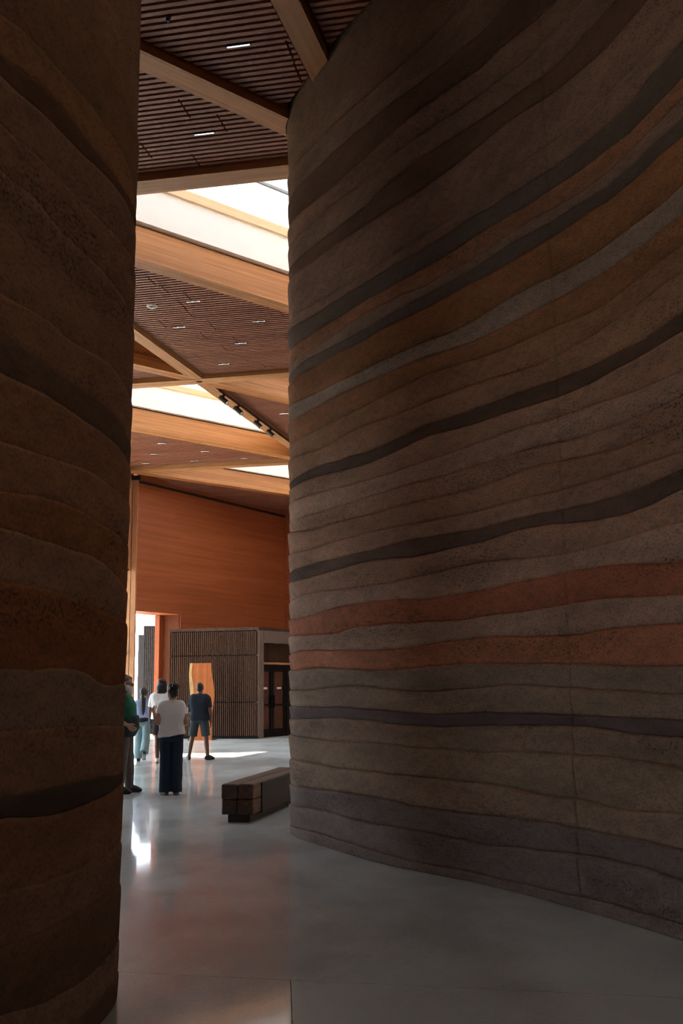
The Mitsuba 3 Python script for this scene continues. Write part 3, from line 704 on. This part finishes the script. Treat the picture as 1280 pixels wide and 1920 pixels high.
def soften(man, edge=0.02, rounds=14):
    m_ = tm(man.refine_to_length(edge))
    m_.merge_vertices()
    trimesh.smoothing.filter_taubin(m_, lamb=0.5, nu=0.53, iterations=rounds)
    return m_


def wrinkle(m_, amp=0.008, f=(9, 9, 5), seed=0):
    v = np.array(m_.vertices); n = np.array(m_.vertex_normals)
    m_.vertices = v + n * ((meshkit.fbm(v * np.array(f) + seed * 7.3, 3, seed)[:, None] - 0.5) * 2 * amp)
    return m_


def hand_mesh(k, curl=0.5, left=False):
    """A right hand hanging from the wrist at the origin, fingers down -z, thumb forward +y, palm facing -x."""
    parts = [blob((V(0, -.028, -.02) * k, .014 * k), (V(0, .026, -.02) * k, .014 * k), (V(0, -.034, -.085) * k, .011 * k), (V(0, .032, -.088) * k, .012 * k)), blob((V(0, -.014, .03) * k, .021 * k), (V(0, .014, .03) * k, .021 * k), (V(0, -.012, -.02) * k, .016 * k), (V(0, .014, -.02) * k, .016 * k))]
    for y, l, r in ((.031, .072, .0088), (.0105, .080, .0092), (-.0115, .075, .0088), (-.032, .060, .0078)):
        p = V(0, y, -.085); a = 0.25 * curl; pts = [(p * k, r * 1.08 * k)]
        for seg in (.45, .31, .24):
            p = p + l * seg * V(-math.sin(a), 0.03 * y / .03, -math.cos(a)); pts.append((p * k, r * (1.0 - 0.12 * len(pts) / 3) * k)); a += 0.75 * curl
        parts.append(chain(*pts))
    parts.append(chain((V(-.004, .026, -.028) * k, .013 * k), (V(-.016, .050, -.052) * k, .0115 * k), (V(-.022, .060, -.082) * k, .0098 * k), (V(-.024, .062, -.103) * k, .008 * k)))
    h = union(parts)
    return h.mirror((1, 0, 0)) if left else h


def aim_hand(h, elbow, wrist, forward):
    """Turn the hanging hand so that it continues the forearm; forward: the way the thumb points."""
    z = elbow - wrist; z = z / np.linalg.norm(z)
    y = forward - z * (forward @ z); y = y / np.linalg.norm(y)
    x = np.cross(y, z)
    M = np.stack([x, y, z, wrist], 1)
    return h.transform(M)


def person(loc, yaw, tall, pose, skin, hair, label, group=None):
    """pose: joints in metres for a figure 1.75 m tall, x to its right, y forward, z up."""
    root = num('person')
    k = tall / 1.75
    cy, sy = math.cos(yaw), math.sin(yaw)
    M = np.eye(4); M[:2, :2] = [[cy, -sy], [sy, cy]]; M[:3, 3] = [loc[0], loc[1], 0]

    def add(part, m_, mat, smooth=40):
        m_ = m_.copy(); m_.apply_transform(M)
        return put(f'{root}__{num(root + "/" + part).split("/")[1]}', m_, mat, smooth=smooth)
    J = {a: np.array(b, float) * k for a, b in pose['joints'].items()}
    f = pose.get('fat', 1.0) * k
    hy, lean = pose.get('head_yaw', 0.0), np.array(pose.get('lean', (0, 0))) * k

    def lv(z, x, y, r, dx=0.0):   # a torso level: two spheres side by side, shifted by the lean
        s = z / 1.42 * k
        o = V(lean[0] * s / k, lean[1] * s / k, 0)
        return [(V(-x * f + dx, y * k, z * k) + o, r * f), (V(x * f + dx, y * k, z * k) + o, r * f)]
    levels = [lv(.93, .085, -.01, .105), lv(1.02, .075, .0, .105), lv(1.14, .075, .005 + pose.get('belly', 0) * 0.5, .10), lv(1.28, .095, .005, .112), lv(1.40, .13, -.01, .07)]
    torso = [blob(*a, *b) for a, b in zip(levels[:-1], levels[1:])]
    if pose.get('belly'):
        torso.append(blob((V(-.05 * k, (.02 + pose['belly']) * k, 1.06 * k), .10 * k), (V(.05 * k, (.02 + pose['belly']) * k, 1.06 * k), .10 * k), (V(0, .02 * k, 1.25 * k), .11 * k)))
    top = V(lean[0], lean[1], 0)
    neck = chain((top + V(0, -.02, 1.41) * k, .062 * k), (top + V(0, -.005, 1.50) * k, .054 * k), (top + V(0, .0, 1.57) * k, .056 * k))
    ch, sh = math.cos(hy), math.sin(hy)
    R = np.array([[ch, -sh, 0], [sh, ch, 0], [0, 0, 1]])
    hp = lambda x, y, z: top + R @ (V(x, y, 0) * k) + V(0, 0, z * k)
    nod = pose.get('nod', 0.0)
    face = lambda x, y, z: hp(x, y * math.cos(nod) + (z - 1.6) * math.sin(nod) * 1.0, 1.6 + (z - 1.6) * math.cos(nod) - y * math.sin(nod))
    head = [blob((face(0, .005, 1.665), .082 * k), (face(0, -.028, 1.665), .083 * k), (face(0, .01, 1.61), .070 * k)),
            blob((face(0, .02, 1.64), .068 * k), (face(-.03, .035, 1.575), .032 * k), (face(.03, .035, 1.575), .032 * k), (face(0, .062, 1.560), .026 * k)),
            blob((face(0, .078, 1.648), .012 * k), (face(0, .098, 1.612), .013 * k), (face(-.012, .086, 1.606), .009 * k), (face(.012, .086, 1.606), .009 * k)),
            blob((face(-.018, .080, 1.585), .008 * k), (face(.018, .080, 1.585), .008 * k), (face(0, .085, 1.588), .009 * k)),
            blob((face(-.045, .062, 1.66), .011 * k), (face(0, .078, 1.664), .012 * k), (face(.045, .062, 1.66), .011 * k))]
    for s in (-1, 1):
        head.append(blob((face(s * .080, -.008, 1.635), .012 * k), (face(s * .086, -.016, 1.652), .012 * k), (face(s * .078, -.006, 1.608), .009 * k)))
    limbs, hands = [], []
    for s, L_ in ((-1, 'l'), (1, 'r')):
        sh_, el, wr = J['shoulder_' + L_], J['elbow_' + L_], J['wrist_' + L_]
        af = pose.get('arm', 1.0)
        limbs.append(chain((top + V(s * .12, -.01, 1.405) * k, .062 * k), (sh_, .054 * k * af), (el * .55 + sh_ * .45, .046 * k * af), (el, .040 * k * af), (el * .65 + wr * .35, .041 * k * af), (wr, .026 * k)))
        hands.append(aim_hand(hand_mesh(k, pose.get('curl_' + L_, 0.5), left=s < 0), el, wr, np.array(pose.get('thumb_' + L_, (0, 1, 0)), float)))
        hip, kn, an, toe = J['hip_' + L_], J['knee_' + L_], J['ankle_' + L_], J['toe_' + L_]
        heel = an + (an - toe) * np.array([.3, .3, 0]) + V(0, 0, -.045 * k)
        if 'heel_' + L_ in J: heel = J['heel_' + L_]
        limbs.append(chain((hip, .088 * f), (hip * .5 + kn * .5, .072 * f), (kn, .053 * k), (kn * .68 + an * .32 + V(0, -.015, 0) * k, .055 * k), (an, .037 * k)))
        limbs.append(blob((an, .036 * k), (heel, .032 * k), (an * .4 + toe * .6, .034 * k), (toe, .024 * k)))
        shoe, sole = pose['shoes']
        up = np.cross(np.cross(toe - heel, V(0, 0, 1)), toe - heel); up = V(0, 0, 1) if np.linalg.norm(up) < 1e-6 else up / np.linalg.norm(up)
        sd = np.cross(toe - heel, up); sd /= np.linalg.norm(sd)
        body_ = blob((an + up * .0, .046 * k), (heel + up * .012 * k, .038 * k), (an * .35 + toe * .65 + up * .004 * k, .040 * k), (toe + sd * .018 * k, .026 * k), (toe - sd * .018 * k, .026 * k))
        add('shoe', soften(body_.trim_by_plane(tuple(up), float(heel @ up - .018 * k)), .018, 4), shoe)
        flat = [p + sd * w * k - up * .022 * k for p, w in ((heel, .030), (heel, -.030), (an * .35 + toe * .65, .042), (an * .35 + toe * .65, -.042), (toe, .026), (toe, -.026))]
        add('sole', tm(m3.Manifold.hull_points(np.array([q + up * dz * k for q in flat for dz in (-.012, .012)]))), sole, False)
    body = union([*torso, neck, *head, *limbs])
    bm = soften(body, 0.022, 10)
    fine = union([h.refine_to_length(0.006) for h in hands])
    try:
        whole = union([m3.Manifold(m3.Mesh(np.asarray(bm.vertices, np.float32), np.asarray(bm.faces, np.uint32))), fine])
        bm = tm(whole) if whole.num_tri() > 1000 else join([bm, tm(fine)])
    except Exception:
        bm = join([bm, tm(fine)])
    add('body', bm, skin)
    for s in (-1, 1):
        e = trimesh.creation.icosphere(2, .011 * k); e.apply_translation(face(s * .032, .072, 1.640)); add('eye', e, 'eye_white', True)
    # shirt
    sleeve = pose.get('sleeve', 0.62)
    gr = pose.get('loose', .016) * k
    lv2 = [[(p, r + gr * (1.25 if n < 2 else 1.0)) for p, r in lev] for n, lev in enumerate(levels)]
    shirt = [blob(*a, *b) for a, b in zip(lv2[:-1], lv2[1:])]
    if pose.get('belly'): shirt.append(blob((V(-.05 * k, (.02 + pose['belly']) * k, 1.05 * k), .115 * k), (V(.05 * k, (.02 + pose['belly']) * k, 1.05 * k), .115 * k), (V(0, .02 * k, 1.25 * k), .125 * k)))
    low = pose['hem'] * k
    shirt.append(blob(*[(p - V(0, 0, p[2] - low), r) for p, r in lv2[0]], *lv2[0]))
    for s, L_ in ((-1, 'l'), (1, 'r')):
        sh_, el = J['shoulder_' + L_], J['elbow_' + L_]
        end = sh_ + (el - sh_) * sleeve
        d = (el - sh_) / np.linalg.norm(el - sh_)
        slv = chain((top + V(s * .10, -.01, 1.405) * k, .078 * k), (sh_, .070 * k), (end, .068 * k * pose.get('wide', 1.0)))
        shirt.append(slv.trim_by_plane(tuple(-d), float(-d @ end)))
    shirt.append(blob((top + V(0, -.015, 1.42) * k, .080 * k), (top + V(0, -.012, 1.475) * k, .062 * k)))
    st = pose.get('hem_tilt', 0.0)
    hn_ = V(-st, 0, 1); hn_ /= np.linalg.norm(hn_)
    whole = union(shirt).trim_by_plane(tuple(hn_), float(hn_ @ V(0, 0, low)))
    sm_ = soften(whole, 0.02, 8)
    add('shirt', wrinkle(sm_, pose.get('fold', .007), (7, 7, 9), seed=len(label)), pose['shirt'])
    # trousers or shorts
    legs = []
    w0, w1 = pose['leg_width']
    waist = [[(p, r + .008 * k) for p, r in lev] for lev in levels[:2]]
    legs.append(blob(*waist[0], *waist[1]))
    for s, L_ in ((-1, 'l'), (1, 'r')):
        hip, kn, an = J['hip_' + L_], J['knee_' + L_], J['ankle_' + L_]
        if pose.get('shorts'):
            e = hip + (kn - hip) * pose['shorts']
            d = (kn - hip) / np.linalg.norm(kn - hip)
            g_ = chain((hip, .102 * f), (e, w0 * k))
            legs.append(g_.trim_by_plane(tuple(-d), float(-d @ e)))
        else:
            e = an + (an - kn) * pose.get('break_', 0.0)
            d = (e - kn) / np.linalg.norm(e - kn)
            g_ = chain((hip, .100 * f), (kn, w0 * k), (e, w1 * k))
            legs.append(g_.trim_by_plane(tuple(-d), float(-d @ e)))
    add('shorts' if pose.get('shorts') else 'trousers', wrinkle(soften(union(legs), 0.02, 6), .006, (8, 8, 12), seed=3 + len(label)), pose['pants'])
    for part, pr, mat, chainlike in hair:
        pts = [((face(*p) if p[2] > 1.3 else top + V(*p) * k), r * k) for p, r in pr]
        m_ = soften(chain(*pts) if chainlike else blob(*pts), 0.014, 4)
        add(part, wrinkle(m_, .004, (25, 25, 12), 2), mat)
    tag(root, label, 'person', group)
    return root, add, face, top, k, J


STAND = dict(hip_l=(-.09, 0, .92), knee_l=(-.095, .01, .49), ankle_l=(-.10, -.02, .085), toe_l=(-.115, .15, .03), hip_r=(.09, 0, .92), knee_r=(.095, .01, .49), ankle_r=(.10, -.02, .085), toe_r=(.115, .15, .03),
             shoulder_l=(-.185, -.01, 1.40), elbow_l=(-.235, -.03, 1.12), wrist_l=(-.235, .05, .88), shoulder_r=(.185, -.01, 1.40), elbow_r=(.235, -.03, 1.12), wrist_r=(.235, .05, .88))

# 1: bearded man in profile by the dark wall, looking to the right
root, add, face, top, k, J = person((-3.44, 16.72), math.radians(-86), 1.80, dict(
    joints={**STAND, 'hip_r': (.09, -.02, .92), 'knee_r': (.10, -.02, .49), 'ankle_r': (.11, -.06, .085), 'toe_r': (.13, .11, .03), 'knee_l': (-.10, .05, .49), 'ankle_l': (-.14, .06, .085), 'toe_l': (-.15, .23, .03),
            'shoulder_r': (.20, -.03, 1.40), 'elbow_r': (.27, -.15, 1.15), 'wrist_r': (.235, .05, 1.02), 'shoulder_l': (-.20, -.02, 1.40), 'elbow_l': (-.26, -.12, 1.13), 'wrist_l': (-.22, .07, 1.02)},
    fat=1.12, belly=.055, shoes=('shoe_dark', 'shoe_dark'), shirt='cloth_green', pants='cloth_grey', hem=.86, leg_width=(.078, .068), break_=.05, sleeve=.7, loose=.02, nod=.12, thumb_r=(0.2, .6, .8), thumb_l=(0, .6, .8), arm=1.1), 'skin_light',
    [('hair', [((0, -.02, 1.685), .086), ((0, -.045, 1.66), .082), ((0, -.05, 1.625), .07)], 'hair_grey', False),
     ('hair', [((0, .03, 1.715), .045), ((0, -.03, 1.725), .055)], 'hair_grey', False),
     ('beard', [((-.055, .02, 1.60), .034), ((.055, .02, 1.60), .034), ((0, .070, 1.57), .042), ((0, .082, 1.515), .036), ((0, .07, 1.46), .026)], 'beard_grey', False)],
    'bearded man in a green polo shirt standing in profile beside the dark rammed wall')
g = union([chain((face(-.07, .06, 1.648), .004), (face(-.03, .098, 1.648), .005), (face(.03, .098, 1.648), .005), (face(.07, .06, 1.648), .004)), chain((face(.07, .06, 1.648), .004), (face(.088, -.01, 1.650), .004)), chain((face(-.07, .06, 1.648), .004), (face(-.088, -.01, 1.650), .004)),
           blob((face(-.045, .092, 1.64), .012), (face(-.02, .097, 1.638), .012)), blob((face(.045, .092, 1.64), .012), (face(.02, .097, 1.638), .012))])
add('glasses', tm(g), 'lens_dark')
wrap = union([blob((V(-.115, -.01, .88) * k, .148 * k), (V(.115, -.01, .88) * k, .148 * k), (V(-.105, .0, 1.06) * k, .15 * k), (V(.105, .0, 1.06) * k, .15 * k)),
              blob((V(-.06, .078, 1.00) * k, .130 * k), (V(.06, .078, 1.00) * k, .130 * k), (V(-.06, .070, 1.10) * k, .130 * k), (V(.06, .070, 1.10) * k, .130 * k), (V(0, .03, .92) * k, .14 * k))]).trim_by_plane((0, 0, 1), .84 * k).trim_by_plane((0, .1, -1), -1.14 * k)
add('waist_jacket', wrinkle(soften(wrap, .02, 5), .007, (8, 8, 9), 5), 'cloth_teal_dark')  # dark teal wrap covering the lower part of the shirt
labels[root + '__waist_jacket'] = {'label': 'dark teal layer around the lower shirt'}

# 2: walking away, ponytail
person((-4.51, 23.82), math.radians(4), 1.60, dict(
    joints={**STAND, 'hip_l': (-.09, .02, .92), 'knee_l': (-.10, .06, .49), 'ankle_l': (-.10, .04, .085), 'toe_l': (-.11, .21, .03), 'hip_r': (.09, -.02, .92), 'knee_r': (.085, -.03, .50), 'ankle_r': (.07, -.24, .24), 'toe_r': (.06, -.15, .07), 'heel_r': (.07, -.30, .215),
            'elbow_r': (.25, -.05, 1.12), 'wrist_r': (.24, -.02, .88), 'elbow_l': (-.24, .02, 1.12), 'wrist_l': (-.20, .16, .93)},
    shoes=('shoe_dark', 'sole_pale'), shirt='cloth_lavender', pants='cloth_pale_denim', hem=.97, leg_width=(.098, .105), break_=.02, sleeve=.62, loose=.026, thumb_r=(0, 1, 0)), 'skin_dark',
    [('hair', [((0, -.01, 1.69), .092), ((0, -.045, 1.66), .088), ((0, -.05, 1.60), .070)], 'hair_black', False),
     ('ponytail', [((0, -.13, 1.60), .040), ((.01, -.16, 1.50), .062), ((.015, -.165, 1.36), .060), ((.02, -.165, 1.22), .040), ((.02, -.16, 1.14), .016)], 'hair_black', True),
     ('scrunchie', [((-.045, -.125, 1.565), .022), ((.0, -.155, 1.560), .024), ((.045, -.125, 1.57), .022)], 'scrunchie_mint', True)],
    'woman with long black ponytail and pale wide jeans walking beside the bright opening')
r2 = 'person_001'
m_ = soften(blob((V(-.115, -.145, 1.0) * .914, .042), (V(.10, -.145, 1.015) * .914, .042), (V(0, -.175, 1.0) * .914, .045)), .015, 4)
c_, s_ = math.cos(math.radians(4)), math.sin(math.radians(4))
m_.apply_transform(np.array([[c_, -s_, 0, -4.51], [s_, c_, 0, 23.82], [0, 0, 1, 0], [0, 0, 0, 1.0]]))
put('belt_bag', m_, 'cloth_black', smooth=40); tag('belt_bag', 'black belt bag at the back of the woman with the ponytail', 'bag')

# 3: white shirt, black shorts, shoulder-length black hair, walking away
person((-4.00, 23.25), math.radians(6), 1.79, dict(
    joints={**STAND, 'hip_l': (-.08, .02, .92), 'knee_l': (-.08, .05, .49), 'ankle_l': (-.075, .05, .085), 'toe_l': (-.085, .22, .03), 'hip_r': (.09, -.02, .92), 'knee_r': (.09, .0, .50), 'ankle_r': (.09, -.27, .19), 'toe_r': (.10, -.12, .04), 'heel_r': (.09, -.33, .16),
            'elbow_l': (-.24, .02, 1.12), 'wrist_l': (-.24, .12, .89), 'elbow_r': (.23, -.06, 1.12), 'wrist_r': (.21, -.04, .88)},
    shoes=('shoe_white', 'sole_pale'), shirt='cloth_white', pants='cloth_black', hem=.93, leg_width=(.105, .1), shorts=.74, sleeve=.75, loose=.030), 'skin_dark',
    [('hair', [((0, -.01, 1.69), .098), ((-.05, -.03, 1.60), .065), ((.05, -.03, 1.60), .065), ((-.055, -.045, 1.50), .052), ((.055, -.045, 1.50), .052)], 'hair_black', False)],
    'tall person in white shirt and black shorts with shoulder-length black hair')

# 4: white T-shirt and dark wide jeans, nearest
root, add, face, top, k, J = person((-2.66, 16.42), math.radians(10), 1.66, dict(
    joints={**STAND, 'hip_l': (-.095, 0, .92), 'ankle_l': (-.085, -.02, .085), 'knee_l': (-.085, .0, .49), 'toe_l': (-.14, .14, .03), 'ankle_r': (.075, -.02, .085), 'knee_r': (.085, 0, .49), 'toe_r': (.10, .15, .03),
            'shoulder_l': (-.160, -.01, 1.39), 'elbow_l': (-.225, -.07, 1.15), 'wrist_l': (-.29, .14, 1.32), 'shoulder_r': (.160, -.01, 1.39), 'elbow_r': (.235, -.03, 1.13), 'wrist_r': (.10, .20, 1.20)},
    fat=1.02, shoes=('shoe_brown', 'shoe_brown'), shirt='cloth_white', pants='cloth_denim', hem=.935, hem_tilt=.14, leg_width=(.098, .106), break_=.09, sleeve=.46, loose=.024, fold=.014, head_yaw=.55, nod=.1, wide=1.0,
    thumb_l=(.5, .2, 1), thumb_r=(-.6, .2, 1), curl_l=1.0, curl_r=1.0, arm=1.15), 'skin_light',
    [('hair', [((0, .0, 1.70), .082), ((0, -.04, 1.67), .086), ((0, -.045, 1.60), .066)], 'hair_darkbrown', False),
     ('hair_bun', [((.0, -.09, 1.745), .040), ((.02, -.10, 1.715), .045), ((-.02, -.105, 1.72), .042)], 'hair_darkbrown', False)],
    'woman in white T-shirt and dark wide jeans with hair pinned up, closest of the visitors')

# 5: dark T-shirt and shorts, legs apart in front of the slab
person((-3.29, 24.2), math.radians(-6), 1.72, dict(
    joints={**STAND, 'hip_l': (-.10, 0, .92), 'knee_l': (-.17, .01, .49), 'ankle_l': (-.235, -.02, .085), 'toe_l': (-.30, .13, .03), 'hip_r': (.10, 0, .92), 'knee_r': (.16, .01, .49), 'ankle_r': (.205, -.02, .085), 'toe_r': (.31, .11, .03),
            'shoulder_r': (.20, -.01, 1.39), 'elbow_r': (.255, -.04, 1.10), 'wrist_r': (.255, .03, .87), 'shoulder_l': (-.20, -.01, 1.39), 'elbow_l': (-.26, .02, 1.12), 'wrist_l': (-.14, .20, 1.10)},
    fat=1.10, shoes=('shoe_dark', 'shoe_dark'), shirt='cloth_navy', pants='cloth_slate', hem=.90, leg_width=(.102, .1), shorts=.88, sleeve=.7, loose=.026, nod=.05, arm=1.1), 'skin_brown', 
    [('hair', [((0, -.02, 1.682), .080), ((0, -.04, 1.665), .080), ((0, -.045, 1.62), .068)], 'hair_black', False)],
    'man in navy T-shirt and dark shorts standing with legs apart before the timber slab')
